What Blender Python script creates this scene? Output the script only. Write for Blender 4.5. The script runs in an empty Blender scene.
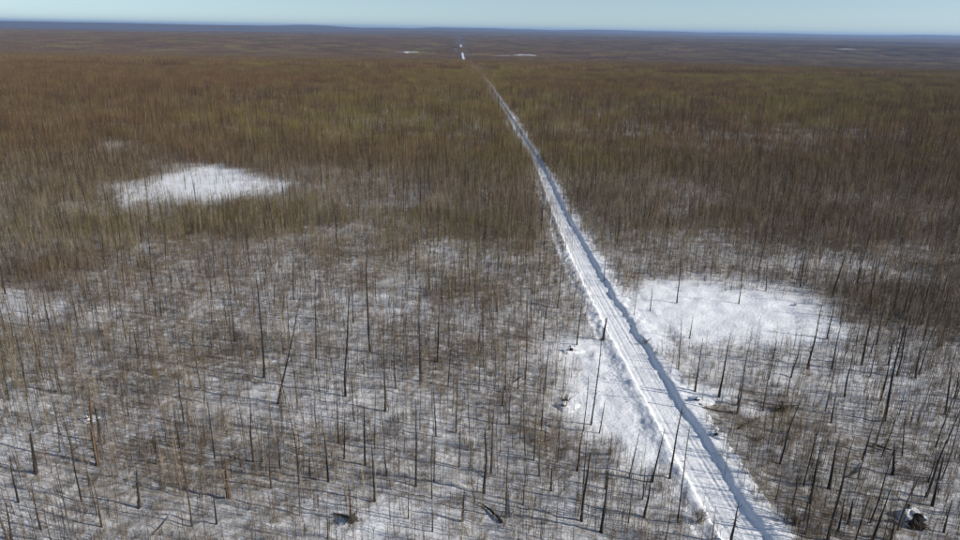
import bpy, math, random
import numpy as np
from mathutils import Matrix, Vector, Euler

# ------------------------------------------------------------------ camera
W, H, FPX = 960.0, 540.0, 700.0
CAM_H = 36.0
PITCH = math.radians(18.95)
ROLL = math.radians(0.95)
scene = bpy.context.scene
cam_data = bpy.data.cameras.new('camera')
cam_data.sensor_width = 36.0
cam_data.lens = FPX / W * 36.0
cam_data.clip_start = 0.5
cam_data.clip_end = 90000.0
cam = bpy.data.objects.new('camera', cam_data)
scene.collection.objects.link(cam)
CAM_R = Matrix.Rotation(math.pi / 2 - PITCH, 4, 'X') @ Matrix.Rotation(ROLL, 4, 'Z')
cam.matrix_world = Matrix.Translation((0, 0, CAM_H)) @ CAM_R
scene.camera = cam
R3 = np.array([list(r)[:3] for r in CAM_R][:3])

# ------------------------------------------------------------------ light
SUN_EL, SUN_AZ = math.radians(29), math.radians(105)      # azimuth clockwise from +Y (the view)
SUN_DIR = Vector((math.cos(SUN_EL) * math.sin(SUN_AZ), math.cos(SUN_EL) * math.cos(SUN_AZ), math.sin(SUN_EL)))
world = bpy.data.worlds.new('World')
scene.world = world
world.use_nodes = True
nt = world.node_tree
bg = nt.nodes['Background']
sky = nt.nodes.new('ShaderNodeTexSky')
sky.sky_type = 'NISHITA'
sky.sun_disc = False
sky.sun_elevation = SUN_EL
sky.sun_rotation = SUN_AZ
sky.altitude = 500
sky.air_density = 1.0
sky.dust_density = 0.25
sky.ozone_density = 1.0
# the clear northern sky keeps its blue down to the horizon: look a little higher into the sky model everywhere
_tc = nt.nodes.new('ShaderNodeTexCoord')
_ad = nt.nodes.new('ShaderNodeVectorMath'); _ad.operation = 'ADD'; _ad.inputs[1].default_value = (0, 0, .06)
nt.links.new(_tc.outputs['Generated'], _ad.inputs[0])
nt.links.new(_ad.outputs[0], sky.inputs['Vector'])
nt.links.new(sky.outputs[0], bg.inputs['Color'])
bg.inputs['Strength'].default_value = 0.118
sun_data = bpy.data.lights.new('sun', 'SUN')
sun_data.energy = 5.0
sun_data.angle = math.radians(0.5)
sun_data.color = (1.0, 0.945, 0.865)
sun = bpy.data.objects.new('sun', sun_data)
sun.rotation_euler = SUN_DIR.to_track_quat('Z', 'Y').to_euler()
scene.collection.objects.link(sun)
scene.view_settings.view_transform = 'Standard'
scene.view_settings.look = 'None'
scene.view_settings.exposure = 0.0
scene.view_settings.gamma = 1.0
scene.cycles.max_bounces = 4
scene.cycles.diffuse_bounces = 2

rng = np.random.default_rng(11)
rnd = random.Random(7)
COL = scene.collection

# ------------------------------------------------------------------ numeric helpers
def hash2(ix, iy, seed):
    ix = ix.astype(np.int64); iy = iy.astype(np.int64)
    n = (ix * 374761393 + iy * 668265263 + seed * 974634777) & 0xFFFFFFFF
    n = ((n ^ (n >> 13)) * 1274126177) & 0xFFFFFFFF
    n = (n ^ (n >> 16)) & 0xFFFFFFFF
    n = (n * 2246822519) & 0xFFFFFFFF
    return ((n ^ (n >> 15)) & 0xFFFF) / 65535.0

def vnoise(x, y, seed=0):
    ix = np.floor(x); iy = np.floor(y)
    fx = x - ix; fy = y - iy
    fx = fx * fx * (3 - 2 * fx); fy = fy * fy * (3 - 2 * fy)
    a = hash2(ix, iy, seed); b = hash2(ix + 1, iy, seed)
    c = hash2(ix, iy + 1, seed); d = hash2(ix + 1, iy + 1, seed)
    return (a + (b - a) * fx) * (1 - fy) + (c + (d - c) * fx) * fy

def fbm(x, y, scale, seed=0, octv=3):
    s = 0; amp = 1; tot = 0
    for o in range(octv):
        s = s + amp * vnoise(x / scale + 17.3 * o, y / scale - 9.1 * o, seed + o * 31)
        tot += amp; amp *= .5; scale = scale * .47
    return s / tot

def sstep(a, b, x):
    t = np.clip((x - a) / (b - a), 0, 1)
    return t * t * (3 - 2 * t)

def project(x, y, z):
    """world points -> photo pixels (960 x 540)"""
    p = np.stack([x, y, z - CAM_H], -1) @ R3
    d = np.maximum(-p[..., 2], 1e-3)
    return W / 2 + FPX * p[..., 0] / d, H / 2 - FPX * p[..., 1] / d

def ray(px, py):
    d = R3 @ np.array([(px - W / 2) / FPX, -(py - H / 2) / FPX, -1.0])
    return d / np.linalg.norm(d)

def ground_hit(px, py, z=0.0):
    d = ray(px, py)
    t = (z - CAM_H) / d[2]
    return d[0] * t, d[1] * t

# ------------------------------------------------------------------ trail centre line  X = c(Y)
_tr = [(742, 533), (688, 450), (663, 400), (640, 362), (617.5, 325), (594, 282), (577, 250), (557, 206), (540.5, 166), (521, 136), (503, 105)]
_pts = [ground_hit(*p) for p in _tr]
_vpd = ray(456.5, 29.0)
_sl = _vpd[0] / _vpd[1]
ty = [p[1] for p in _pts]; tx = [p[0] for p in _pts]
_s0 = (tx[3] - tx[0]) / (ty[3] - ty[0])
ty = [ty[0] - 400] + ty + [ty[-1] + 600, 40000]
tx = [tx[0] - 400 * _s0] + tx
tx += [tx[-1] + 600 * _sl]; tx += [tx[-1] + (40000 - ty[-2]) * _sl]
ty = np.array(ty); tx = np.array(tx)
_yy = np.arange(-60, 760, 2.0)
_cc = np.interp(_yy, ty, tx)
_k = np.ones(21) / 21
_cs = np.convolve(np.pad(_cc, 10, 'edge'), _k, 'valid')
_cs[:12] = _cc[:12]; _cs[-12:] = _cc[-12:]
def trail_x(y):
    return np.where(y < 740, np.interp(y, _yy, _cs), np.interp(y, ty, tx))

# ------------------------------------------------------------------ terrain
_pd = np.array([-40000, 0, 430, 700, 1000, 1500, 2200, 3000, 4000, 5000, 6500, 9000, 11500, 15000, 19000, 24000, 32000.])
_pz = np.array([0, 0, 0, -4.5, -13, -34, -58, -60, -44, -26, -46, -8, -40, 12, 20, 46, 10.])
_pgrid = np.arange(-40000, 33000, 100.0)
_pv = np.interp(_pgrid, _pd, _pz)
_pk = np.hanning(9); _pk /= _pk.sum()
_pv2 = np.convolve(np.pad(_pv, 4, 'edge'), _pk, 'valid')
def relief(x, y):
    d = np.sqrt(np.maximum(y, 0) ** 2 + (0.55 * x) ** 2)
    warp = (fbm(x, y, 1500, 3, 2) - .5) * 1400 * sstep(700, 3000, d)
    z = np.interp(d + warp, _pgrid, _pv2)
    far = sstep(600, 2500, d)
    z = z + far * (fbm(x, y, 900, 5, 3) - .5) * 9
    z = z + sstep(5000, 12000, d) * (fbm(x, y * 1.6, 4200, 9, 3) - .5) * 190
    z = z + (fbm(x, y, 45, 21, 2) - .5) * 0.9 * sstep(3, 14, np.abs(x - trail_x(y)))
    return z

def hummock(x, y, u):
    k = sstep(2.8, 6, np.abs(u)) * (1 - sstep(260, 420, y))
    return k * ((fbm(x, y, 1.7, 41, 2) - .5) * .42 + (fbm(x, y, .8, 44, 1) - .5) * .16)

def trail_scale(y):
    return 1 - .38 * sstep(75, 200, y) - .28 * sstep(230, 450, y)

def trail_profile(u, y):
    """height of the ploughed trail across its width (u metres right of the bed's centre)"""
    u = u / trail_scale(y)
    wob = (fbm(u * 0 + 3.3, y, 4.5, 51, 3) - .5) * 1.1
    hb = .45 + 1.1 * np.clip(fbm(u * 0 + 5.1, y, 9, 53, 3) - .2, 0, 1)
    wobl = (fbm(u * 0 + 8.3, y, 5.5, 57, 3) - .5) * .6
    lump = (fbm(u, y, 1.0, 61, 3) - .5)
    bed = -0.27
    r0 = 1.5 + wob * .8
    bank = sstep(r0, r0 + .75, u) * (.3 + .24 * hb) * (1 - .25 * np.abs(lump)) - .14 * sstep(r0 + .8, r0 + 3.4, u) - .16 * sstep(r0 + 3, r0 + 5.5, u)
    l0 = -1.55 + wobl
    berm = sstep(l0 + .05, l0 - .45, u) * (.3 + .3) - .3 * sstep(l0 - .55, l0 - 2.0, u)
    z = bed + bank + berm
    inb = sstep(l0 - .1, l0 + .3, u) * (1 - sstep(r0 - .25, r0 + .1, u))
    m = (fbm(u * 0 + 1.7, y, 22, 71, 2) - .5) * .5
    for off, dep, wd in ((-.75 + m, .045, .12), (.72 + m, .055, .12), (.34 - m * .8, .05, .11), (.98 + m * .5, .045, .11), (-1.3 + m * 1.4, .025, .1)):
        z = z - inb * dep * np.exp(-((u - off) / wd) ** 2)
        z = z + inb * dep * .35 * np.exp(-((np.abs(u - off) - wd * 1.7) / (wd * .6)) ** 2)
    z = z + inb * (fbm(u * .6, y, .55, 81, 2) - .5) * .09 + (1 - inb) * lump * .42
    return z

def trail_weight(u):
    return 1 - sstep(4.2, 6.4, np.abs(u))

def ground_z(x, y, under=False):
    u = x - trail_x(y)
    w = trail_weight(u)
    z = relief(x, y) + hummock(x, y, u)
    if under:
        return z + w * (trail_profile(u, y)) - .18 * (1 - sstep(2.9, 3.6, np.abs(u)))
    return z + w * trail_profile(u, y)

def gz(x, y):
    return float(ground_z(np.array([float(x)]), np.array([float(y)]))[0])

# ------------------------------------------------------------------ materials
def mat(name):
    m = bpy.data.materials.new(name); m.use_nodes = True
    n = m.node_tree
    return m, n, n.nodes['Principled BSDF']

def N(n, t, **kw):
    o = n.nodes.new(t)
    for k, v in kw.items():
        setattr(o, k, v)
    return o

def ramp(n, fac, stops):
    r = n.nodes.new('ShaderNodeValToRGB')
    while len(r.color_ramp.elements) < len(stops):
        r.color_ramp.elements.new(.5)
    for e, (p, c) in zip(r.color_ramp.elements, stops):
        e.position = p; e.color = (*c, 1)
    n.links.new(fac, r.inputs['Fac'])
    return r

def noise(n, scale, detail=4, vec=None, rough=.55):
    t = n.nodes.new('ShaderNodeTexNoise')
    t.inputs['Scale'].default_value = scale
    t.inputs['Detail'].default_value = detail
    t.inputs['Roughness'].default_value = rough
    if vec is not None:
        n.links.new(vec, t.inputs['Vector'])
    return t

def snow_material(name, forest=False):
    m, n, p = mat(name)
    geo = N(n, 'ShaderNodeNewGeometry')
    n1 = noise(n, .35, 5, geo.outputs['Position'])
    r = ramp(n, n1.outputs['Fac'], [(.25, (.72, .725, .735)), (.75, (.83, .832, .835))])
    col = r.outputs['Color']
    p.inputs['Roughness'].default_value = .75
    p.inputs['Specular IOR Level'].default_value = .25
    n2 = noise(n, 2.6, 6, geo.outputs['Position'])
    b = N(n, 'ShaderNodeBump'); b.inputs['Strength'].default_value = .55; b.inputs['Distance'].default_value = .22
    n.links.new(n2.outputs['Fac'], b.inputs['Height'])
    n.links.new(b.outputs['Normal'], p.inputs['Normal'])
    if forest:
        # dead grass and sedge in the snow; the grey also paints in dense twig shade
        n3 = noise(n, 1.1, 7, geo.outputs['Position'], .7)
        n4 = noise(n, .05, 3, geo.outputs['Position'])
        mm = N(n, 'ShaderNodeMath', operation='MULTIPLY'); n.links.new(n3.outputs['Fac'], mm.inputs[0]); n.links.new(n4.outputs['Fac'], mm.inputs[1])
        lr = ramp(n, mm.outputs[0], [(.13, (0, 0, 0)), (.33, (1, 1, 1))])
        at = N(n, 'ShaderNodeAttribute', attribute_name='litter_shade')
        m2 = N(n, 'ShaderNodeMath', operation='MULTIPLY'); n.links.new(lr.outputs['Color'], m2.inputs[0]); n.links.new(at.outputs['Fac'], m2.inputs[1])
        mx = N(n, 'ShaderNodeMix', data_type='RGBA')
        n.links.new(m2.outputs[0], mx.inputs['Factor']); n.links.new(col, mx.inputs['A']); mx.inputs['B'].default_value = (.22, .19, .155, 1)
        # beyond a few kilometres the crowns close into one brown cover with snowy openings
        n5 = noise(n, .0012, 4, geo.outputs['Position'], .5)
        fr = ramp(n, n5.outputs['Fac'], [(.3, (.10, .072, .05)), (.5, (.115, .082, .055)), (.7, (.125, .092, .058)), (.80, (.135, .105, .075)), (.9, (.25, .25, .25))])
        af = N(n, 'ShaderNodeAttribute', attribute_name='far')
        mx2 = N(n, 'ShaderNodeMix', data_type='RGBA')
        n.links.new(af.outputs['Fac'], mx2.inputs['Factor']); n.links.new(mx.outputs['Result'], mx2.inputs['A']); n.links.new(fr.outputs['Color'], mx2.inputs['B'])
        col = mx2.outputs['Result']
    n.links.new(col, p.inputs['Base Color'])
    return m

def bark_material(name, cols, scale=6, stretch=.15, rough=.9, per_object=0.0):
    m, n, p = mat(name)
    tc = N(n, 'ShaderNodeTexCoord')
    mp = N(n, 'ShaderNodeMapping'); mp.inputs['Scale'].default_value = (1, 1, stretch)
    n.links.new(tc.outputs['Object'], mp.inputs['Vector'])
    nz = noise(n, scale, 5, mp.outputs['Vector'], .65)
    fac = nz.outputs['Fac']
    if per_object:
        oi = N(n, 'ShaderNodeObjectInfo')
        a = N(n, 'ShaderNodeMath', operation='MULTIPLY_ADD')
        n.links.new(oi.outputs['Random'], a.inputs[0]); a.inputs[1].default_value = per_object
        sub = N(n, 'ShaderNodeMath', operation='SUBTRACT'); n.links.new(fac, sub.inputs[0]); sub.inputs[1].default_value = per_object / 2
        n.links.new(sub.outputs[0], a.inputs[2]); fac = a.outputs[0]
    k = len(cols)
    r = ramp(n, fac, [(.22 + .56 * i / max(1, k - 1), c) for i, c in enumerate(cols)])
    n.links.new(r.outputs['Color'], p.inputs['Base Color'])
    p.inputs['Roughness'].default_value = rough
    p.inputs['Specular IOR Level'].default_value = .15
    b = N(n, 'ShaderNodeBump'); b.inputs['Strength'].default_value = .5; b.inputs['Distance'].default_value = .03
    n.links.new(nz.outputs['Fac'], b.inputs['Height']); n.links.new(b.outputs['Normal'], p.inputs['Normal'])
    return m

M_SNOW = snow_material('snow_cover', True)
M_TRAIL = snow_material('packed_snow')
M_CHAR = bark_material('charred_bark', [(.018, .016, .015), (.035, .030, .026), (.075, .062, .05)])
M_GREY = bark_material('weathered_bark', [(.04, .034, .028), (.09, .075, .06), (.17, .15, .125)])
M_RED = bark_material('stripped_red_wood', [(.045, .028, .018), (.10, .06, .038), (.17, .115, .075)])
M_PALE = bark_material('pale_dry_wood', [(.2, .18, .15), (.36, .33, .28), (.5, .46, .4)])
M_SAP = bark_material('sapling_bark', [(.06, .038, .020), (.155, .102, .054), (.30, .212, .12)], 2, .3, .9, .7)
M_OLIVE = bark_material('willow_bark', [(.085, .069, .020), (.18, .149, .05), (.30, .252, .1)], 2, .3, .9, .7)
M_RUST = bark_material('birch_shrub_bark', [(.05, .028, .019), (.11, .062, .04), (.19, .12, .08)], 2, .3, .9, .7)
M_WHIP = bark_material('whip_bark', [(.05, .037, .027), (.15, .115, .08), (.36, .3, .22)], 2, .3, .9, .7)
M_DARK = bark_material('dark_twig_bark', [(.022, .017, .013), (.05, .037, .026), (.11, .082, .056)], 2, .3, .9, .7)
M_TWIG = bark_material('twig_bark', [(.075, .06, .048), (.19, .155, .122), (.36, .3, .24)], 2, .3, .9, .7)

# ------------------------------------------------------------------ mesh helpers
class MB:
    def __init__(self):
        self.v = []; self.f = []
    def tube(self, pts, rad, sides=5, cap=True):
        b = len(self.v)
        n = len(pts)
        cs = [(math.cos(2 * math.pi * k / sides), math.sin(2 * math.pi * k / sides)) for k in range(sides)]
        for i in range(n):
            p = pts[i]; r = rad[i]
            p1 = pts[min(i + 1, n - 1)]; p0 = pts[max(i - 1, 0)]
            dx, dy, dz = p1[0] - p0[0], p1[1] - p0[1], p1[2] - p0[2]
            l = math.sqrt(dx * dx + dy * dy + dz * dz) + 1e-9
            dx /= l; dy /= l; dz /= l
            if abs(dz) < .9: ax, ay, az = dy, -dx, 0.0
            else: ax, ay, az = 0.0, dz, -dy
            l = math.sqrt(ax * ax + ay * ay + az * az); ax /= l; ay /= l; az /= l
            cx, cy, cz = dy * az - dz * ay, dz * ax - dx * az, dx * ay - dy * ax
            for c, t in cs:
                self.v.append((p[0] + r * (c * ax + t * cx), p[1] + r * (c * ay + t * cy), p[2] + r * (c * az + t * cz)))
        for i in range(n - 1):
            for k in range(sides):
                k2 = (k + 1) % sides
                self.f.append((b + i * sides + k, b + i * sides + k2, b + (i + 1) * sides + k2, b + (i + 1) * sides + k))
        if cap:
            self.f.append(tuple(b + (n - 1) * sides + k for k in range(sides)))
            self.f.append(tuple(b + sides - 1 - k for k in range(sides)))
    def mesh(self, name, m, smooth=True):
        me = bpy.data.meshes.new(name)
        me.from_pydata(self.v, [], self.f)
        me.materials.append(m)
        if smooth:
            me.polygons.foreach_set('use_smooth', [True] * len(me.polygons))
        me.update()
        return me

def link(name, me, parent=None, loc=None):
    o = bpy.data.objects.new(name, me)
    COL.objects.link(o)
    if parent: o.parent = parent
    if loc is not None: o.location = loc
    return o

def tag(o, label=None, cat=None, group=None, kind=None):
    if label: o['label'] = label
    if cat: o['category'] = cat
    if group: o['group'] = group
    if kind: o['kind'] = kind
    return o

def grid_mesh(name, X, Y, Z, m, attrs=None):
    nv, nu = X.shape
    co = np.stack([X, Y, Z], -1).reshape(-1, 3)
    i = np.arange(nv * nu).reshape(nv, nu)
    q = np.stack([i[:-1, :-1], i[:-1, 1:], i[1:, 1:], i[1:, :-1]], -1).reshape(-1, 4)
    me = bpy.data.meshes.new(name)
    me.vertices.add(len(co)); me.vertices.foreach_set('co', co.ravel())
    me.loops.add(q.size); me.loops.foreach_set('vertex_index', q.ravel())
    me.polygons.add(len(q)); me.polygons.foreach_set('loop_start', np.arange(len(q)) * 4)
    me.update(calc_edges=True)
    me.polygons.foreach_set('use_smooth', np.ones(len(q), bool))
    for k, a in (attrs or {}).items():
        at = me.attributes.new(k, 'FLOAT', 'POINT'); at.data.foreach_set('value', a.ravel().astype(np.float32))
    me.materials.append(m)
    return me

# ------------------------------------------------------------------ where the photo shows open snow and tinted brush
CLEAR = [  # px, py, rx, ry, strength   (soft ellipses, read off the photograph)
    (722, 316, 116, 36, 1), (785, 324, 60, 28, .95), (690, 298, 70, 20, 1), (655, 328, 36, 36, 1), (805, 352, 40, 14, .5),
    (612, 388, 62, 64, 1), (636, 434, 34, 48, 1), (592, 362, 48, 28, .98), (745, 368, 75, 26, .5), (690, 395, 50, 11, .9), (735, 411, 26, 6, .6),
    (206, 186, 72, 26, .95), (148, 194, 46, 18, .78), (258, 188, 32, 14, .84), (120, 152, 50, 14, .55), (175, 163, 30, 10, .6),
    (20, 312, 46, 18, .55), (410, 300, 34, 24, .45), (345, 335, 30, 20, .4), (620, 262, 46, 16, .4), (425, 225, 34, 8, .35),
    (90, 318, 24, 16, .35), (390, 522, 46, 26, .5), (200, 520, 90, 30, .25), (480, 470, 60, 30, .2), (850, 395, 80, 40, .22),
    (765, 520, 24, 22, .8), (300, 395, 60, 26, .3), (230, 400, 40, 30, .2),  
    (924, 245, 30, 14, .2), (770, 262, 60, 8, .2),
    (405, 52.5, 26, 1.6, .9), (520, 56, 34, 1.8, .9), (548, 51, 22, 1.0, .7), (700, 50, 20, 1.2, .6), (846, 49.5, 12, 1.6, .9), (930, 60, 30, 1, .6),
]
OLIVE = [(60, 232, 120, 26, .75), (235, 222, 150, 26, .85), (350, 240, 70, 34, .6), (450, 255, 120, 50, .6), (560, 165, 160, 24, .6), (640, 240, 50, 22, .4),
         (430, 130, 180, 40, .5), (820, 75, 160, 14, .35), (470, 75, 60, 12, .45), (850, 110, 120, 30, .3), (10, 385, 26, 50, .5), (60, 190, 90, 30, .3), (240, 140, 160, 30, .3)]
RUST = [(800, 150, 240, 60, .5), (150, 90, 200, 26, .5), (860, 60, 200, 12, .4), (60, 285, 90, 26, .7), (200, 250, 60, 12, .5), (340, 285, 40, 16, .5), (920, 370, 40, 30, .5), (860, 230, 120, 50, .4), (110, 165, 120, 20, .5), (130, 440, 120, 50, .25), (660, 260, 60, 10, .3)]
def blobs(px, py, lst):
    s = np.zeros_like(px)
    for cx, cy, rx, ry, st in lst:
        q = np.sqrt(((px - cx) / rx) ** 2 + ((py - cy) / ry) ** 2)
        s = np.maximum(s, st * (1 - sstep(.5, 1.25, q)))
    return s

def veg_maps(x, y, z=None):
    if z is None: z = relief(x, y)
    px, py = project(x, y, z)
    d = np.hypot(x, y)
    jx = (fbm(x, y, 9, 101, 2) - .5); jy = (fbm(x, y, 9, 107, 2) - .5)
    k = np.clip(60 / np.maximum(d, 1), .02, 1.2)
    pxj = px + jx * 70 * k; pyj = py + jy * 34 * k
    clear = blobs(pxj, pyj, CLEAR)
    u = x - trail_x(y)
    wl = (1.7 + .8 * (1 - sstep(80, 160, y))) + 1.2 * (fbm(x * 0 + 2, y, 9, 131, 2) - .5); wr = (1.6 + 1.0 * (1 - sstep(80, 160, y))) + 1.8 * (fbm(x * 0 + 7, y, 11, 137, 2) - .5)
    side = np.where(u < 0, -u / wl, u / wr)
    near_trail = (1 - sstep(.9, 1.35, side)) * (1 - sstep(600, 900, y))
    clear = np.maximum(clear, near_trail)
    # sparse margin along the trail
    marg = .45 * (1 - sstep(3, 9, np.abs(u))) * (1 - sstep(110, 200, y))
    n1 = fbm(x, y, 22, 111, 3); n2 = fbm(x, y, 6, 113, 2)
    var = np.clip(.35 + 1.5 * sstep(.25, .75, n1) * (.5 + n2), .1, 2.0)
    var = np.maximum(var, .8 * sstep(105, 175, d))
    ev = 1 - sstep(55, 240, d)
    var = var * (1 - ev) + ev * (.66 + .4 * (var - .85))
    dens = (1 - clear) * np.clip(var, .05, 2) * (1 - marg)
    return px, py, clear, dens, blobs(pxj, pyj, OLIVE), blobs(pxj, pyj, RUST)

# ------------------------------------------------------------------ ground sheet
def spaced(parts):
    out = []
    for a, b, s in parts:
        out += list(np.arange(a, b, s))
    return np.array(out + [parts[-1][1]])
def geo_space(a, b, n):
    return list(np.geomspace(a, b, n))
upos = np.array(list(np.arange(0, 7.5, .3)) + list(np.arange(7.5, 75, .62)) + geo_space(75, 32000, 120))
us = np.concatenate([-upos[:0:-1], upos])
vs = np.array([-30000, -8000, -2000, -600, -200, -80, -20, 0, 10, 18, 24, 29] + list(np.arange(32, 130, .55)) + geo_space(130, 32000, 260))
U, V = np.meshgrid(us, vs)
cx = trail_x(V)
# away from the trail the sheet's columns straighten so that far ground stays regular
X = U + cx
Zg = ground_z(X, V, under=True)
_, _, clr, _, _, _ = veg_maps(X, V, Zg)
D = np.hypot(X, V)
litter_shade = (1 - clr) * (1 - .0 * D)
far = sstep(1000, 2300, D + (fbm(X, V, 300, 201, 2) - .5) * 600)
ground = link('ground', grid_mesh('ground', X, V, Zg, M_SNOW, {'litter_shade': litter_shade, 'far': far * (1 - clr)}))
tag(ground, kind='structure')

# the ploughed trail, one strip over the ground, all the way to the far slope
tu = np.arange(-4.4, 4.41, .11)
tv = np.array(list(np.arange(30, 130, .3)) + list(np.arange(130, 300, .8)) + geo_space(300, 4150, 380))
TU, TV = np.meshgrid(tu, tv)
TX = TU + trail_x(TV)
TZ = ground_z(TX, TV) + .004 - .35 * sstep(3.75, 4.4, np.abs(TU)) + .5 * sstep(1800, 2400, TV) * (1 - sstep(3.4, 3.7, np.abs(TU)))
trail = link('snow_trail', grid_mesh('snow_trail', TX, TV, TZ, M_TRAIL))
tag(trail, kind='structure')

# ------------------------------------------------------------------ standing dead trees
def build_tree(base, top, r0, material, seed, broken=None, branchy=1.0, name='dead_tree'):
    """one bare trunk from base to top (metres), with a slight bend, and its stubs of dead branches"""
    q = random.Random(seed)
    base = np.array(base, float); top = np.array(top, float)
    ax = top - base; L = np.linalg.norm(ax)
    e = bpy.data.objects.new(name, None); COL.objects.link(e); e.location = base
    e.empty_display_size = .3
    mb = MB()
    n = 9
    bend = np.array([q.uniform(-1, 1), q.uniform(-1, 1), 0]) * L * q.uniform(.004, .02)
    kink = np.array([q.uniform(-1, 1), q.uniform(-1, 1), 0]) * L * .006
    snap = q.random() < .45 if broken is None else broken
    pts, rad = [], []
    for i in range(n):
        t = i / (n - 1)
        p = ax * t + bend * math.sin(math.pi * t) + kink * math.sin(2.7 * math.pi * t + seed)
        pts.append(p)
        r = r0 * (1 - .62 * t if snap else 1 - .84 * t)
        if i == 0: r = r0 * 1.35
        rad.append(max(r, .018))
    pts[0] = pts[0] - np.array([0, 0, .35])
    mb.tube(pts, rad, 7)
    if snap:   # splintered stub at the break
        tip = pts[-1]; rr = rad[-1]
        mb.tube([tip - ax / L * .1 + np.array([rr * .4, 0, 0]), tip + ax / L * q.uniform(.2, .6) + np.array([rr * .5, q.uniform(-.05, .05), 0])], [rr * .55, .008], 4)
    trunk = link('trunk', mb.mesh('trunk', material), e)
    bb = MB()
    nb = int(L * q.uniform(2.2, 7.0) * branchy)
    for k in range(nb):
        t = q.uniform(.22, .97)
        i = min(int(t * (n - 1)), n - 2); f = t * (n - 1) - i
        p = pts[i] * (1 - f) + pts[i + 1] * f
        a = q.uniform(0, 6.283)
        ln = q.uniform(.15, 1.0) * (1.2 - .75 * t) * (1.7 if q.random() < .15 else 1)
        dz = q.uniform(-.45, .35)
        d = np.array([math.cos(a), math.sin(a), dz]); d /= np.linalg.norm(d)
        mid = p + d * ln * .55 + np.array([0, 0, q.uniform(-.05, .03)])
        end = p + d * ln + np.array([0, 0, q.uniform(-.12, .18)])
        rb = r0 * q.uniform(.14, .24)
        bb.tube([p, mid, end], [rb, rb * .7, .006], 3, False)
    if q.random() < .25 and not snap:   # a forked top
        i = n - 3; a = q.uniform(0, 6.283)
        d = np.array([math.cos(a) * .35, math.sin(a) * .35, 1.0]) * L * .16
        bb.tube([pts[i], pts[i] + d * .5 + np.array([0, 0, -.05]), pts[i] + d], [rad[i] * .6, rad[i] * .45, .012], 4, False)
    if bb.v:
        link('branches', bb.mesh('branches', material), e)['kind'] = 'stuff'
    return e

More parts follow.
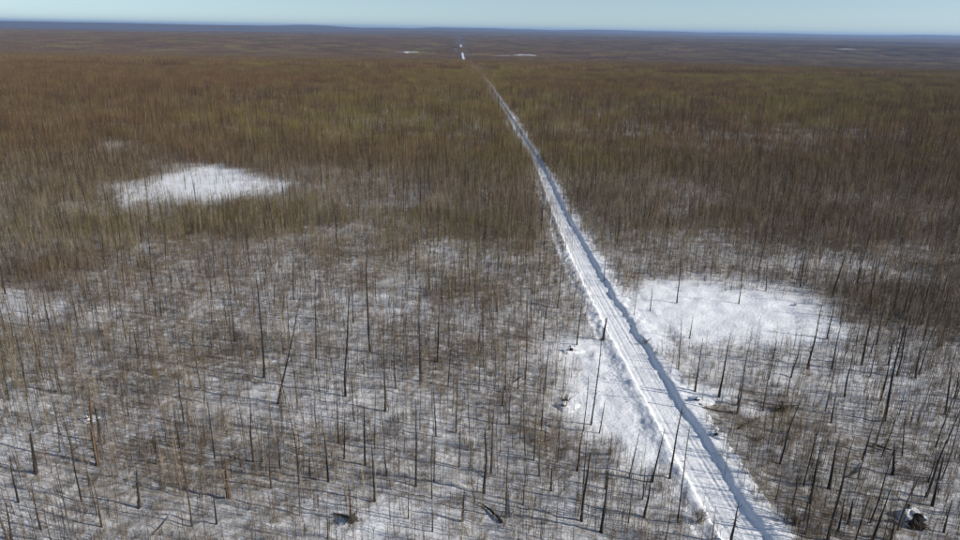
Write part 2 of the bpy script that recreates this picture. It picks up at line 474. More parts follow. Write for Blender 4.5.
# (base x, base y, top x, top y, trunk radius m, bark) read off the photograph
C, G, R = 'c', 'g', 'r'
MATS = {'c': M_CHAR, 'g': M_GREY, 'r': M_RED}
TREES = [
 # dense stand left of the trail
 (146,314,143,288,.11,C),(155.5,316,154.5,292,.1,C),(161,316,160,294,.1,C),(29,330,24,285,.07,C),(96,313,93,286,.08,G),(110,312,107,268,.08,C),(117,326,115,285,.06,G),(166,270,165.5,200,.06,C),
 (249,262,246,222,.09,C),(274,304,276,278,.08,C),(264,378,256,279,.13,C),(277,404,301,291,.12,C),(316,358,315.5,298,.11,C),(345.5,396,350,297,.13,C),(370,352,366.5,259,.14,C),(364,374,363,357,.08,C),
 (385,411,384,362,.14,C),(253,462,250,404,.1,C),(365,465,364,408,.12,C),(344,459,344,408,.09,C),(262,462,261,418,.07,G),(228.5,498,225,458,.2,R),(310,478,309,448,.08,G),
 (98,465,89.5,399,.2,R),(100,442,94,402,.16,C),(36,473,30,434,.2,C),(157,464,154,430,.11,C),(161,490,159,464,.07,G),(139,508,136,472,.13,C),(102,527,92,477,.08,R),(12,541,6,503,.09,C),
 (40,366,39,348,.09,C),(130,354,130,324,.08,C),(150,336,149,320,.09,C),(128,416,127,358,.06,G),(409,280,408,232,.09,C),(416,280,415.5,240,.08,C),(429,290,431,233,.08,C),(534,268,533,230,.07,C),
 (521,305,522.5,270,.08,G),(546,319,547,295,.09,C),(475,308,476,264,.08,G),(437.5,362,439,304,.14,C),(478,356,480,323,.13,C),(479,391,480.5,344,.07,G),(484,493,485.5,430,.14,C),(462.5,521,465,488,.12,C),
 (434,481,434.5,430,.07,G),(489,430,490,394,.09,C),(509,424,510,391,.09,C),(518,389,519,343,.08,G),(525,379,527.5,338,.08,C),(505,390,506,346,.08,R),(541,431,543.5,384,.07,C),(551,491,552.5,462,.08,C),(558,462,560,418,.07,G),
 (563,281,564.5,260,.09,C),(212,323,211,300,.07,G),(283,312,284,270,.07,G),(305,278,305,240,.07,C),(76,372,74,340,.07,G),(60,452,57,418,.08,G),(420,430,421,390,.06,G),(327,392,327,350,.06,G),(189,432,187,398,.08,G),
 (300,516,299.5,470,.06,G),(328,539,327.5,490,.07,G),(180,398,178,352,.06,G),(408,519,409,470,.06,G),
 # close to the left side of the trail
 (581,521,590.5,454,.14,C),(601,532,608.5,471,.14,C),(644,517,653,468,.12,C),(652,482,665,428,.11,C),(678,523,689.5,430,.07,C),(629,478,639,434,.07,G),(577,471,582.5,430,.13,C),
 (730,548,739,503,.15,C),(590.5,425,601.5,338,.09,C),(583,431,588.5,377,.07,G),(599,433,604.5,402,.07,C),(603,340,606.8,318,.2,C),(576.5,345,582.5,298,.1,C),(666,540,671,508,.07,G),(712,540,716,506,.06,G),
 # right of the trail, in and round the open snow
 (678.5,369,682,318,.07,C),(689.5,338,693,317,.09,C),(695,392,703,338,.11,C),(719,397,731.5,330,.14,C),(737,414,751,334,.12,G),(763,411,771,360,.09,G),(604,282,606,257,.08,C),(650,311,652.5,288,.08,C),
 (677,303,681.5,258,.1,C),(739,304,743.5,264,.09,C),(634,315,637,291,.05,G),(766,291,767,266,.09,C),(800,287,806,249,.12,C),(832,295,848.5,246,.16,C),(856,289,862,254,.12,C),(851,299,855,288,.1,C),(870,311,878,254,.11,C),
 (827,339,835.5,299,.12,C),(807.5,369,823,302,.14,C),(832,369,842.5,320,.12,C),(861,365,871.5,316,.14,C),(876,345,884,308,.11,C),(871,353,875,338,.1,C),(888,365,895,336,.1,C),(883.5,421,909,306,.17,C),(897,376,906.5,328,.13,C),
 (915,378,921,346,.12,C),(923,341,931,308,.1,C),(844,397,853,356,.12,C),(831,423,835,400,.12,C),(768.5,380,777,340,.07,C),(787,396,794.5,360,.07,G),(945,415,952,362,.13,C),(955,398,959,372,.1,C),(903,315,913,274,.12,C),
 (922,314,931,278,.11,C),(941,299,949,268,.1,C),(909,324,911,306,.1,C),(840,324,845,292,.07,G),(856,346,862,312,.07,C),
 (829,489,836.5,446,.16,C),(848,524,853,501,.14,C),(810,503,820,450,.13,C),(828,541,855,436,.12,C),(838,532,846,492,.11,C),(872,541,893,482,.12,C),(891,541,895.5,512,.13,C),(893,475,894.5,442,.17,C),(926,497,946.5,440,.12,C),
 (932,506,943,458,.14,C),(897,530,922,470,.1,G),(855,541,871,492,.09,C),(805,534,818,458,.08,C),(793,505,803,455,.07,G),(776,500,782,466,.07,G),(944,532,952,500,.1,G),
]

def zone_of(px, py):
    tpx, _ = project(trail_x(np.array([60.0])), np.array([60.0]), np.array([0.0]))
    return None

tree_records = []   # (px, py, height_px, obj, dark, lean, zone, hand)
def place_tree(bx, by, txp, typ, r0, kind, seed):
    x, y = ground_hit(bx, by)
    for _ in range(3):
        x, y = ground_hit(bx, by, gz(x, y))
    z = gz(x, y)
    d = ray(txp, typ)
    t = y / d[1]
    # the top lies on its pixel's ray, in the upright plane through the foot
    top = np.array([d[0] * t, y, CAM_H + d[2] * t])
    base = np.array([x, y, z])
    return build_tree(base, top, r0 * .88, MATS[kind], seed), top - base

SHADE = {'c': 'charred black', 'g': 'grey', 'r': 'reddish brown'}
hand = []
for i, (bx, by, txp, typ, r0, kd) in enumerate(TREES):
    o, ax = place_tree(bx, by, txp, typ, r0, kd, 100 + i)
    hand.append((bx, by, txp, typ, r0, kd, o, ax))

SPECIAL = {
 (264,378): 'tall charred black snag just left of the slanting pole, leaning slightly left',
 (277,404): 'long thin black pole slanting steeply to the right in the left stand',
 (370,352): 'tallest straight charred trunk left of the trail, dark and without crown',
 (345.5,396): 'tall dark trunk standing between the slanting pole and the tallest straight trunk',
 (228.5,498): 'short thick reddish stub of a trunk with black foot, bottom left',
 (98,465): 'thick reddish split trunk beside a black one near the lower left edge',
 (100,442): 'black trunk half hidden behind the thick reddish split trunk, lower left',
 (36,473): 'short thick charred stub leaning left at the lower left edge',
 (730,548): 'black pole standing at the bottom edge against the snow of the trail',
 (603,340): 'short thick black stub right at the left edge of the trail',
 (590.5,425): 'tall thin black pole rising over the open snow left of the trail',
 (883.5,421): 'very long thick charred trunk leaning right, tallest right of the trail',
 (719,397): 'tall black trunk leaning right at the near edge of the open snow, right of trail',
 (832,295): 'thick black trunk leaning right at the far right corner of the open snow',
 (893,475): 'short thick black stub low on the right, lone and upright',
 (828,541): 'long thin black trunk leaning right from the bottom edge, lower right',
 (484,493): 'tall straight black trunk standing alone in the lower middle, left of the trail',
 (385,411): 'straight black trunk with cut top below the tallest trunk of the left stand',
}
def hpx(r): return math.hypot(r[0] - r[2], r[1] - r[3])
ORD = ['first', 'second', 'third', 'fourth', 'fifth', 'sixth', 'seventh', 'eighth', 'ninth', 'tenth', 'eleventh', 'twelfth']
def zone(r):
    bx, by = r[0], r[1]
    u = float(ground_hit(bx, by)[0] - trail_x(np.array([ground_hit(bx, by)[1]]))[0])
    if u < 0:
        if bx > 560: return 'near the trail, left side'
        if by < 300: return 'at back of left stand'
        if by < 400: return 'amid left stand'
        return 'at front of left stand'
    if by < 320: return 'behind right clearing'
    if by < 435: return 'in front of right clearing'
    return 'in lower right corner'
buckets = {}
for r in hand:
    if (r[0], r[1]) in SPECIAL:
        tag(r[6], SPECIAL[(r[0], r[1])], 'dead tree', 'standing dead trees')
        continue
    size = 'tall' if hpx(r) > 45 else ('short' if hpx(r) < 28 else 'mid-height')
    thick = 'stout' if r[4] > .095 else 'slim'
    buckets.setdefault((zone(r), '%s %s %s' % (size, thick, SHADE[r[5]])), []).append((r[0], r[6]))

# further trunks, each an object, scattered where the photo shows them standing apart
extra = 300 - len(TREES)
pos_hand = [ground_hit(r[0], r[1]) for r in hand]
count = 0; tries = 0
while count < extra and tries < 20000:
    tries += 1
    by = 225 + 310 * rnd.random() ** .85
    bx = rnd.uniform(4, 956)
    x, y = ground_hit(bx, by)
    a = [np.array([v]) for v in (x, y)]
    _, _, cl, dn, ol, rs = veg_maps(*a)
    u = x - float(trail_x(a[1])[0])
    if abs(u) < 3.4 or rnd.random() > float(dn[0]) * .8 + .05 or cl[0] > .8: continue
    if min((x - p[0]) ** 2 + (y - p[1]) ** 2 for p in pos_hand) < 2.2: continue
    pos_hand.append((x, y))
    hgt = rnd.uniform(2.2, 5.0) if rnd.random() < .45 else rnd.uniform(4.5, 9)
    z = gz(x, y)
    lean = rnd.gauss(0, .03) + (.05 if u > 0 else 0)
    top = np.array([x + hgt * lean, y + hgt * rnd.gauss(0, .03), z + hgt])
    kd = rnd.choices(['c', 'g', 'r'], [.5, .4, .1])[0]
    o = build_tree((x, y, z), top, rnd.uniform(.045, .095), MATS[kd], 1000 + count, branchy=1.2)
    size = 'tall' if hgt > 6 else 'short' if hgt < 3.5 else 'mid-height'
    buckets.setdefault((zone((bx, by)), '%s very thin %s' % (size, SHADE[kd])), []).append((bx, o))
    count += 1

for (zn, look), lst in buckets.items():
    lst.sort(key=lambda r: r[0])
    for i, (bx, o) in enumerate(lst):
        head = '%s trunk %s' % (look, zn)
        if len(lst) == 1: lab = 'only ' + head
        elif i == 0: lab = head + ', leftmost'
        elif i == len(lst) - 1: lab = head + ', rightmost'
        else: lab = head + ', %s from left' % (ORD[i] if i < 12 else '%dth' % (i + 1))
        tag(o, lab, 'dead tree', 'standing dead trees')

# ------------------------------------------------------------------ stumps, root plates, mounds, fallen logs, single bushes
def at(px, py):
    x, y = ground_hit(px, py)
    for _ in range(3): x, y = ground_hit(px, py, gz(x, y))
    return np.array([x, y, gz(x, y)])

def lump_mesh(name, rx, ry, rz, m, seed, amp=.25, nu=18, nv=8):
    """an uneven dome that runs out into the ground"""
    q = np.random.default_rng(seed)
    v = []; f = []
    ph = q.uniform(0, 6, 8)
    for j in range(nv + 1):
        t = j / nv
        for i in range(nu):
            a = 2 * math.pi * i / nu
            k = 1 + amp * (math.sin(2 * a + ph[0]) * .5 + math.sin(3 * a + ph[1] + 2 * t) * .5 + math.sin(5 * a + ph[2] - 3 * t) * .3)
            rr = math.sin(t * math.pi / 2) ** .8 * k
            h = math.cos(t * math.pi / 2) * (1 + .18 * math.sin(3 * a + ph[3])) - (.25 if j == nv else 0)
            v.append((rx * rr * math.cos(a), ry * rr * math.sin(a), rz * h))
    for j in range(nv):
        for i in range(nu):
            i2 = (i + 1) % nu
            f.append((j * nu + i, (j + 1) * nu + i, (j + 1) * nu + i2, j * nu + i2))
    me = bpy.data.meshes.new(name); me.from_pydata(v, [], f); me.materials.append(m)
    me.polygons.foreach_set('use_smooth', [True] * len(f)); me.update()
    return me

def empty_at(name, p, label, cat, group=None):
    e = bpy.data.objects.new(name, None); COL.objects.link(e); e.location = p; e.empty_display_size = .3
    return tag(e, label, cat, group)

def snowy_stump(px, py, w, label, seed, bark=None):
    p = at(px, py); q = random.Random(seed)
    e = empty_at('snowy_stump', p, label, 'stump', 'stumps in the snow')
    mb = MB()
    h = w * q.uniform(.7, 1.0)
    mb.tube([(0, 0, -.3), (0, 0, .06), (.02, 0, h * .6), (.05, .02, h)], [w * .55, w * .42, w * .33, w * .3], 9)
    for k in range(5):
        a = k * 1.257 + q.uniform(-.3, .3)
        mb.tube([(0, 0, h * .3), (math.cos(a) * w * .6, math.sin(a) * w * .6, .05), (math.cos(a) * w * 1.1, math.sin(a) * w * 1.1, -.2)], [w * .2, w * .13, .03], 5)
    for k in range(4):
        a = q.uniform(0, 6.28)
        mb.tube([(math.cos(a) * w * .25, math.sin(a) * w * .25, h * .8), (math.cos(a) * w * .3, math.sin(a) * w * .3, h * q.uniform(1.2, 1.6))], [w * .09, .01], 4)
    link('stump_wood', mb.mesh('stump_wood', bark or M_CHAR), e)
    cap = link('snow_cap', lump_mesh('snow_cap', w * .36, w * .33, w * .2, M_TRAIL, seed, .4), e, (-w * .05, -w * .05, h * .92))
    md = link('snow_mound', lump_mesh('snow_mound', w * 1.7, w * 1.3, w * .42, M_TRAIL, seed + 1), e, (w * .5, w * .3, -.02))
    return e

def root_plate(px, py, w, rz, label, seed, snowy=True):
    p = at(px, py); q = random.Random(seed)
    e = empty_at('uprooted_tree', p, label, 'uprooted tree'); e.rotation_euler = (0, 0, rz)
    mb = MB()
    mb.tube([(-.1, 0, w * .45), (w * 1.2, 0, w * .34), (w * 2.6, .1, w * .12)], [w * .2, w * .16, w * .1], 8)
    link('trunk', mb.mesh('trunk', M_GREY), e)
    pl = lump_mesh('root_soil', w * .62, w * .55, w * .28, M_CHAR, seed, .4)
    o = link('root_soil', pl, e, (-.02, 0, w * .45)); o.rotation_euler = (0, -math.pi / 2, 0)
    for k in range(11):
        a = 2 * math.pi * k / 11 + q.uniform(-.2, .2); l = w * q.uniform(.7, 1.15)
        c = np.array([-.05, 0, w * .45])
        d = np.array([q.uniform(-.35, .1), math.cos(a), math.sin(a)])
        if c[2] + d[2] * l < -.2: l *= .55
        r_ = MB(); r_.tube([c, c + d * l * .6, c + d * l + np.array([-.1 * l, 0, -.12 * l])], [w * .1, w * .06, .012], 5)
        link('root', r_.mesh('root', M_GREY), e)
    if snowy: link('snow_cap', lump_mesh('snow_cap', w * .3, w * .42, w * .16, M_TRAIL, seed + 3, .4), e, (w * .1, 0, w * .9))
    link('snow_drift', lump_mesh('snow_drift', w * .9, w * .8, w * (.75 if snowy else .3), M_TRAIL, seed + 4, .4), e, (w * .95, w * .3, -.05))
    return e

def fallen_log(x0, y0, x1, y1, r, m, label, seed, lift=0.0):
    a = at(x0, y0); b = at(x1, y1); q = random.Random(seed)
    e = empty_at('fallen_log', a, label, 'fallen log', 'logs lying in the snow')
    L = np.linalg.norm(b - a); pts = []; rad = []
    side = np.cross((b - a) / L, [0, 0, 1.0]); bow = q.uniform(-.07, .07) * L
    for i in range(8):
        t = i / 7
        p = a + (b - a) * t + side * bow * math.sin(math.pi * t)
        zz = gz(p[0], p[1]) * .3 + (a[2] * (1 - t) + b[2] * t) * .7
        pts.append(np.array([p[0], p[1], zz + r * .7 + .08 + lift * t]) - a); rad.append(r * (1 - .7 * t))
    mb = MB(); mb.tube(pts, rad, 7); link('trunk', mb.mesh('trunk', m), e)
    bb = MB()
    for k in range(int(3 + L * 1.2)):
        i = q.randrange(1, 7); an = q.uniform(.1, 3.0); ln = q.uniform(.25, .9)
        d = side * math.cos(an) + np.array([0, 0, math.sin(an)])
        bb.tube([pts[i], pts[i] + d * ln + (b - a) / L * ln * .4], [r * .3, .008], 3, False)
    link('branches', bb.mesh('branches', m), e)['kind'] = 'stuff'
    return e

def bush(px, py, h, label, seed, m, n=26):
    p = at(px, py); q = random.Random(seed)
    e = empty_at('bush', p, label, 'bush', 'single dark bushes')
    st = MB(); tw = MB()
    for k in range(n):
        a = q.uniform(0, 6.28); s_ = q.uniform(.2, 1.0); hh = h * q.uniform(.5, 1)
        o = np.array([q.gauss(0, .15), q.gauss(0, .15), -.15])
        m1 = o + np.array([math.cos(a) * s_ * hh * .5, math.sin(a) * s_ * hh * .5, hh * .6])
        e1 = m1 + np.array([math.cos(a) * s_ * hh * .6, math.sin(a) * s_ * hh * .6, hh * .4])
        st.tube([o, m1, e1], [.028, .018, .006], 4, False)
        for j in range(9):
            t = q.uniform(.2, 1); p0 = o + (m1 - o) * t if q.random() < .4 else m1 + (e1 - m1) * t
            b = q.uniform(0, 6.28); ln = hh * q.uniform(.15, .4)
            tw.tube([p0, p0 + np.array([math.cos(b) * .7, math.sin(b) * .7, q.uniform(.1, 1)]) * ln], [.011, .004], 3, False)
    link('stems', st.mesh('stems', m), e)['kind'] = 'stuff'
    link('twigs', tw.mesh('twigs', m), e)['kind'] = 'stuff'
    return e

snowy_stump(697, 402, .75, 'dark stump in a snow hump on the side track right of the trail', 1)
snowy_stump(571, 352, .7, 'black stump at the far edge of the open snow left of the trail', 2)
snowy_stump(87, 420, .55, 'stump with bright snow cap beside the thick reddish split trunk', 3, M_GREY)
snowy_stump(564, 408, .8, 'snow topped stump left of the open snow beside the trail', 4, M_GREY)
snowy_stump(795, 306, .45, 'tiny dark stump alone in the open snow, right clearing', 5)
snowy_stump(716, 436, .5, 'low dark stump at the right edge of the trail', 6)
root_plate(352, 522, .7, 2.6, 'uprooted trunk with dark root plate at the bottom middle left', 11, False)
root_plate(916, 528, 1.1, 1.2, 'large snow covered root plate in the lower right corner', 12)
fallen_log(524, 377, 499, 392, .1, M_PALE, 'pale bent log lying in the middle, left of the open snow', 21)
fallen_log(848, 478, 862, 464, .09, M_GREY, 'grey log lying between the leaning trunks at lower right', 22)
fallen_log(502, 524, 478, 504, .13, M_CHAR, 'charred log pointing up left at the bottom middle', 23)
fallen_log(511, 518, 521, 492, .06, M_PALE, 'thin pale pole lying beside the charred log, bottom middle', 24, .6)
fallen_log(22, 383, 66, 377, .09, M_PALE, 'pale log lying across the snow near the left edge', 25)
fallen_log(154, 536, 171, 516, .08, M_PALE, 'pale crooked log at the bottom left edge', 26)
fallen_log(194, 258, 236, 263, .09, M_PALE, 'pale log lying behind the left stand, below the willow band', 27)
fallen_log(738, 430, 760, 418, .1, M_GREY, 'snow dusted grey log right of the trail below the side track', 29)
fallen_log(872, 446, 892, 452, .16, M_CHAR, 'short black log at the foot of the lone short stub, right', 30)
fallen_log(775, 412, 800, 406, .1, M_CHAR, 'black log under the dark bush right of the trail', 31)
fallen_log(735, 413, 702, 408, .07, M_CHAR, 'thin dark log along the side track right of the trail', 32)
bush(784, 411, 1.1, 'dark low bush right of the trail beyond the side track', 41, M_CHAR)
bush(645, 343, .8, 'small dark bush on the right bank of the trail', 42, M_GREY, 16)
bush(758, 441, 1.2, 'brown bush behind the grey log, right of the trail', 43, M_TWIG)
bush(700, 522, 1.3, 'brown bush on the left berm near the bottom edge', 44, M_TWIG)
bush(566, 402, 1.0, 'dark bush behind the snow topped stump', 45, M_CHAR)
bush(795, 524, 1.4, 'grey bush right of the trail at the bottom edge', 46, M_TWIG, 34)

# ------------------------------------------------------------------ thickets (stuff): prototypes and instancing
def proto_collection(name, meshes):
    c = bpy.data.collections.new(name)
    for i, me in enumerate(meshes):
        o = bpy.data.objects.new('%s_piece' % name, me)
        c.objects.link(o)
    return c

def scatter(name, coll, pos, rot, scl, idx, label, cat):
    me = bpy.data.meshes.new(name)
    me.vertices.add(len(pos)); me.vertices.foreach_set('co', np.asarray(pos, np.float32).ravel())
    a = me.attributes.new('rot', 'FLOAT_VECTOR', 'POINT'); a.data.foreach_set('vector', np.asarray(rot, np.float32).ravel())
    a = me.attributes.new('scl', 'FLOAT_VECTOR', 'POINT'); a.data.foreach_set('vector', np.asarray(scl, np.float32).ravel())
    a = me.attributes.new('pick', 'INT', 'POINT'); a.data.foreach_set('value', np.asarray(idx, np.int32))
    o = link(name, me)
    g = bpy.data.node_groups.new(name, 'GeometryNodeTree')
    g.interface.new_socket('Geometry', in_out='INPUT', socket_type='NodeSocketGeometry')
    g.interface.new_socket('Geometry', in_out='OUTPUT', socket_type='NodeSocketGeometry')
    gi = g.nodes.new('NodeGroupInput'); go = g.nodes.new('NodeGroupOutput')
    iop = g.nodes.new('GeometryNodeInstanceOnPoints')
    ci = g.nodes.new('GeometryNodeCollectionInfo'); ci.inputs['Collection'].default_value = coll
    ci.inputs['Separate Children'].default_value = True; ci.inputs['Reset Children'].default_value = True
    def attr(nm, t):
        n = g.nodes.new('GeometryNodeInputNamedAttribute'); n.data_type = t; n.inputs['Name'].default_value = nm
        return n.outputs['Attribute']
    g.links.new(gi.outputs[0], iop.inputs['Points'])
    g.links.new(ci.outputs[0], iop.inputs['Instance'])
    iop.inputs['Pick Instance'].default_value = True
    g.links.new(attr('pick', 'INT'), iop.inputs['Instance Index'])
    g.links.new(attr('rot', 'FLOAT_VECTOR'), iop.inputs['Rotation'])
    g.links.new(attr('scl', 'FLOAT_VECTOR'), iop.inputs['Scale'])
    g.links.new(iop.outputs[0], go.inputs[0])
    md = o.modifiers.new('scatter', 'NODES'); md.node_group = g
    return tag(o, label, cat, kind='stuff')

def sapling(mb, q, ox, oy, h, r, twigs, lean=.06, sides=3, segs=4, up=1.0):
    lx, ly = q.gauss(0, lean) * h, q.gauss(0, lean) * h
    bx, by = q.gauss(0, .02) * h, q.gauss(0, .02) * h
    P = []
    for i in range(segs + 1):
        t = i / segs
        P.append(np.array([ox + lx * t + bx * math.sin(3 * t), oy + ly * t + by * math.sin(3 * t), h * t - (.2 if i == 0 else 0)]))
    mb.tube(P, [r * (1 - .8 * i / segs) for i in range(segs + 1)], sides, False)
    for k in range(twigs):
        t = q.uniform(.22, .96)
        i = min(int(t * segs), segs - 1); f = t * segs - i
        p = P[i] * (1 - f) + P[i + 1] * f
        a = q.uniform(0, 6.283); ln = h * q.uniform(.07, .2) * (1.2 - t * .6)
        d = np.array([math.cos(a) * .62, math.sin(a) * .62, up * q.uniform(.4, 1.0)])
        e = p + d * ln
        mb.tube([p, e], [r * .42, r * .12], 3, False)

def clump(seed, n, spread, h, r, twigs, m, lean=.07):
    q = random.Random(seed); mb = MB()
    for k in range(n):
        a = q.uniform(0, 6.283); s = spread * math.sqrt(q.random())
        hh = q.uniform(*h) * (1 if q.random() < .75 else .6)
        sapling(mb, q, s * math.cos(a), s * math.sin(a), hh, q.uniform(*r), int(q.uniform(*twigs)), lean)
    return mb.mesh('clump', m)

def shrub(seed, n, h, r, m, flare=.4):
    q = random.Random(seed); mb = MB()
    for k in range(n):
        a = q.uniform(0, 6.283); s = q.uniform(.05, flare); hh = q.uniform(*h)
        o = np.array([q.gauss(0, .12), q.gauss(0, .12), -.15])
        m1 = o + np.array([math.cos(a) * s * hh * .5, math.sin(a) * s * hh * .5, hh * .6 + .15])
        e = m1 + np.array([math.cos(a) * s * hh * .7, math.sin(a) * s * hh * .7, hh * .45])
        rr = q.uniform(*r)
        mb.tube([o, m1, e], [rr, rr * .7, rr * .25], 3, False)
        for j in range(4):
            t = q.uniform(.3, 1)
            p = o + (m1 - o) * t if q.random() < .5 else m1 + (e - m1) * t * .9
            b = q.uniform(0, 6.283); ln = hh * q.uniform(.12, .34)
            mb.tube([p, p + np.array([math.cos(b) * .55, math.sin(b) * .55, q.uniform(.35, 1)]) * ln], [rr * .5, rr * .15], 3, False)
    return mb.mesh('shrub', m)

def patch(seed, size, n, h, r, twigs, mats):
    """a square of stand; every stem takes its bark from the weighted list of barks"""
    q = random.Random(seed); mb = MB(); slot = []
    ms = [m for m, w in mats]; ws = [w for m, w in mats]
    for k in range(n):
        f0 = len(mb.f)
        sapling(mb, q, q.uniform(-.5, .5) * size, q.uniform(-.5, .5) * size, q.uniform(*h), q.uniform(*r), twigs, .03, 3, 2)
        c = q.choices(range(len(ms)), ws)[0]
        slot += [c] * (len(mb.f) - f0)
    me = mb.mesh('patch', ms[0])
    for m in ms[1:]: me.materials.append(m)
    me.polygons.foreach_set('material_index', slot)
    return me

NP = 7
C_SAP = proto_collection('sapling_clump', [clump(300 + i, 5, 1.1, (1.3, 3.7), (.011, .022), (10, 20), M_SAP, .04) for i in range(NP)])
C_WHP = proto_collection('whip_clump', [clump(320 + i, 4, 1.9, (1.6, 4.8), (.013, .03), (5, 13), M_WHIP, .03) for i in range(NP)])
C_OLV = proto_collection('willow_clump', [clump(330 + i, 6, 1.0, (1.6, 3.8), (.012, .022), (9, 16), M_OLIVE, .04) for i in range(NP)])
C_RUS = proto_collection('birch_clump', [clump(360 + i, 6, 1.0, (1.4, 3.4), (.011, .02), (9, 16), M_RUST, .05) for i in range(NP)])
C_BRU = proto_collection('brush', [shrub(400 + i, 13, (.3, 1.05), (.006, .011), M_TWIG, .8) for i in range(NP)])

def sample_area(n, y0, y1, pad=1.12):
    """random points with even density over the wedge of ground that the lens takes in"""
    yy = np.sqrt(rng.uniform(y0 ** 2, y1 ** 2, n))
    xx = rng.uniform(-1, 1, n) * (yy * .70 * pad + 14)
    return xx, yy

def keep(x, y, dens, k):
    return rng.random(len(x)) < dens * k

def near_scatter(name, coll, n, y0, y1, weight, smin, smax, label, cat, tilt=.035, fade=None):
    x, y = sample_area(n, y0, y1)
    z0 = relief(x, y)
    px, py, cl, dn, ol, rs = veg_maps(x, y, z0)
    w = weight(px, py, cl, dn, ol, rs, x, y)
    if fade: w = w * (1 - sstep(fade, y1, y))
    k = rng.random(n) < w
    x, y, z0 = x[k], y[k], ground_z(x[k], y[k])
    m = len(x)
    u = x - trail_x(y)
    rot = np.stack([rng.normal(0, tilt, m), rng.normal(0, tilt, m) + .03 * (u > 0), rng.uniform(0, 6.283, m)], -1)
    s = rng.uniform(smin, smax, m)
    scl = np.stack([s, s, s * rng.uniform(.8, 1.1, m)], -1)
    print(name, m)
    return scatter(name, coll, np.stack([x, y, z0], -1), rot, scl, rng.integers(0, NP, m), label, cat)

near_scatter('sapling_thicket', C_SAP, 80000, 36, 265, lambda px, py, cl, dn, ol, rs, x, y: dn * .62 * (1 - .6 * np.maximum(ol, rs)) * (.40 + .60 * sstep(80, 270, y)), .7, 1.25,
             'thin bare brown saplings crowding the snow between the dead trunks', 'saplings', fade=205)
near_scatter('whip_thicket', C_WHP, 58000, 36, 240, lambda px, py, cl, dn, ol, rs, x, y: dn * .75, .7, 1.2,
             'pale tan upright aspen whips scattered through the stand', 'saplings', .04, fade=190)
near_scatter('willow_thicket', C_OLV, 66000, 36, 265, lambda px, py, cl, dn, ol, rs, x, y: dn * (ol * .75 + .05), .6, 1.1,
             'olive green bare willow stems in bands across the stand', 'willows', fade=205)
near_scatter('birch_thicket', C_RUS, 50000, 36, 265, lambda px, py, cl, dn, ol, rs, x, y: dn * (rs * .7 + .1), .7, 1.2,
             'reddish brown low birch scrub in patches over the snow', 'scrub', fade=205)
near_scatter('low_brush', C_BRU, 74000, 34, 195, lambda px, py, cl, dn, ol, rs, x, y: np.clip((dn + .4 * (1 - cl)) * .7 + .02 * (cl < .98), 0, 1), .4, 1.1,
             'knee high dark twigs poking through the snow', 'brush', .12, fade=105)

# ---- the dead trunks past the 300 single ones
def snag(seed):
    q = random.Random(seed); mb = MB()
    sapling(mb, q, 0, 0, q.uniform(5.5, 9), q.uniform(.06, .1), q.randint(8, 18), .03, 5, 5, .3)
    return mb.mesh('snag', M_CHAR if seed % 3 else M_GREY)
C_SNG = proto_collection('snag', [snag(440 + i) for i in range(NP)])
near_scatter('dead_tree_stand', C_SNG, 10500, 40, 420, lambda px, py, cl, dn, ol, rs, x, y: dn * .5 * (.4 + .6 * sstep(80, 140, y)), .55, 1.2,
             'more charred trunks standing through the stand in the middle distance', 'dead trees', .03)

# ---- the margins of the trail farther off, where the stand closes in on it
def corridor(name, coll, n, y0, y1, ulo, uhi, smin, smax, label, cat):
    y = rng.uniform(y0, y1, n); k = rng.random(n)
    u = (ulo(y) + (uhi(y) - ulo(y)) * k) * np.where(rng.random(n) < .5, 1, -1)
    x = trail_x(y) + u; z = relief(x, y) + trail_weight(u) * 0
    s = rng.uniform(smin, smax, n) * (1 + .6 * sstep(700, 1800, y))
    rot = np.stack([rng.normal(0, .05, n), rng.normal(0, .05, n), rng.uniform(0, 6.283, n)], -1)
    return scatter(name, coll, np.stack([x, y, z], -1), rot, np.stack([s * 1.25, s * 1.25, s], -1), rng.integers(0, NP, n), label, cat)
corridor('margin_saplings', C_SAP, 4300, 195, 820, lambda y: 1.55 - 1.0 * sstep(300, 470, y), lambda y: 9.5 + 0 * y, .8, 1.35,
         'brown saplings closing in on both sides of the far trail', 'saplings')
corridor('margin_willows', C_OLV, 1000, 195, 820, lambda y: 1.55 - 1.0 * sstep(300, 470, y), lambda y: 9.5 + 0 * y, .8, 1.3,
         'olive willow stems along the margins of the far trail', 'willows')
corridor('rim_saplings', C_SAP, 9000, 780, 2300, lambda y: 0.3 + 0 * y, lambda y: 22 + 0 * y, .9, 1.4,
         'saplings over the trail where it dips behind the rim of the plain', 'saplings')
corridor('valley_saplings', C_SAP, 4500, 2950, 3600, lambda y: 0.1 + 0 * y, lambda y: 16 + 0 * y, 1.0, 1.5,
         'saplings hiding the trail between its two far white glimpses', 'saplings')

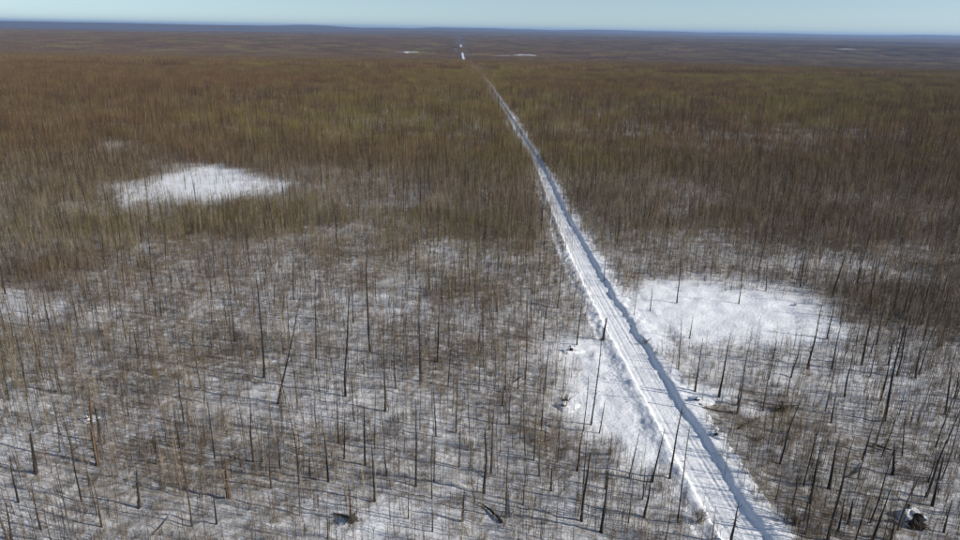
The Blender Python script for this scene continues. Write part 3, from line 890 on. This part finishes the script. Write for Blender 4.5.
# ---- the forest farther off, in patches
def plain(name, c):
    return bark_material(name, [tuple(v * .6 for v in c), c, tuple(v * 1.35 for v in c)], 1.5, .4)
B_DK, B_BR, B_TN = plain('bark_dark', (.058, .040, .024)), plain('bark_brown', (.155, .100, .051)), plain('bark_tan', (.29, .205, .115))
B_OL, B_OD, B_RU = plain('bark_olive', (.24, .198, .066)), plain('bark_olive_dark', (.13, .108, .034)), plain('bark_rust', (.155, .084, .048))
M_P = [[(B_DK, 3), (B_BR, 5), (B_TN, 2), (B_OD, 1), (B_RU, 1)], [(B_OL, 6), (B_OD, 4), (B_BR, 1), (B_DK, 1)], [(B_RU, 5), (B_DK, 3), (B_BR, 2), (B_TN, 1)]]
M_P4 = [(B_DK, 6), (B_BR, 2), (B_RU, 2)]
def far_scatter(name, size, n, h, r, tw, y0, y1, protos_per, label, seed, clear_u):
    meshes = []
    for mi, m in enumerate(M_P):
        for j in range(protos_per):
            meshes.append(patch(seed + mi * 20 + j, size * 1.1, n, h, r, tw, m))
    meshes += [patch(seed + 80 + j, size * 1.1, max(4, int(n * .8)), h, r, tw, M_P4) for j in range(protos_per)]
    coll = proto_collection(name + '_piece', meshes)
    P, Rr, S, I = [], [], [], []
    ys = np.arange(y0, y1, size)
    for yv in ys:
        half = yv * .70 * 1.15 + 30
        xs = np.arange(-half, half, size)
        x = xs + rng.uniform(-.2, .2, len(xs)) * size; y = np.full(len(xs), yv) + rng.uniform(-.2, .2, len(xs)) * size
        z = relief(x, y)
        px, py, cl, dn, ol, rs = veg_maps(x, y, z)
        u = x - trail_x(y)
        ok = (np.abs(u) > clear_u + size * (.56 + .06 * rng.random(len(x)))) & (rng.random(len(x)) < np.clip(1.25 * (1 - cl) , 0, 1))
        big = fbm(x, y, 160, 301, 3); mid = fbm(x, y, 380, 307, 2)
        po = np.clip(ol * .75 + .9 * (mid - .52), .05, .7); pr = np.clip(rs * .7 + 1.2 * (big - .58), .04, .7)
        c = rng.random(len(x))
        if y0 > 700:
            po = .12 + 0 * mid; pr = np.clip(.3 + .8 * (big - .5), .05, .8)
        kind = np.where(c < po, 1, np.where(c < po + pr, 2, np.where(rng.random(len(x)) < (.3 if y0 < 700 else 0), 3, 0)))
        idx = kind * protos_per + rng.integers(0, protos_per, len(x))
        hs = np.clip(.55 + .9 * fbm(x, y, 60, 311, 3), .75, 1.3) if y0 < 700 else .9 + .2 * rng.random(len(x))
        x, y, z, idx, hs = x[ok], y[ok], z[ok], idx[ok], hs[ok]
        P.append(np.stack([x, y, z], -1)); I.append(idx)
        Rr.append(np.stack([np.zeros(len(x)), np.zeros(len(x)), rng.integers(0, 4, len(x)) * math.pi / 2], -1))
        S.append(np.stack([np.ones(len(x)), np.ones(len(x)), hs], -1))
    P = np.concatenate(P); print(name, len(P))
    return scatter(name, coll, P, np.concatenate(Rr), np.concatenate(S), np.concatenate(I), label, 'forest')

far_scatter('bare_forest', 7.0, 145, (1.8, 4.9), (.017, .034), 9, 190, 800, 4, 'bare brown and olive forest covering the plain behind the clearings', 500, 1.5)
far_scatter('distant_forest', 24.0, 400, (3.5, 8), (.06, .12), 5, 790, 2600, 4, 'distant brown forest at the rim of the plain and in the valley', 700, 5)
far_scatter('remote_forest', 70.0, 700, (4.5, 9), (.16, .34), 3, 2600, 7500, 3, 'dark far forest on the long slope below the blue ridges', 900, 8)

# ------------------------------------------------------------------ haze
haze_me = bpy.data.meshes.new('haze')
zlo = float(Zg.min()) - 3; zhi = max(CAM_H, float(Zg.max()) + 14) + 8
e = 33500
hv = [(sx * e, sy * e, z) for z in (zlo, zhi) for sx, sy in ((-1, -1), (1, -1), (1, 1), (-1, 1))]
haze_me.from_pydata(hv, [], [(3, 2, 1, 0), (4, 5, 6, 7), (0, 1, 5, 4), (1, 2, 6, 5), (2, 3, 7, 6), (3, 0, 4, 7)])
hm = bpy.data.materials.new('haze'); hm.use_nodes = True
hn = hm.node_tree; hn.nodes.remove(hn.nodes['Principled BSDF'])
pv = hn.nodes.new('ShaderNodeVolumePrincipled')
pv.inputs['Color'].default_value = (.40, .61, 1.0, 1)
pv.inputs['Density'].default_value = 4.8e-5
pv.inputs['Anisotropy'].default_value = .2
hn.links.new(pv.outputs[0], hn.nodes['Material Output'].inputs['Volume'])
haze_me.materials.append(hm)
tag(link('haze', haze_me), 'thin blue haze over the far ridges', 'haze', kind='stuff')
print('zrange', zlo, zhi, 'trees', len(TREES) + count)
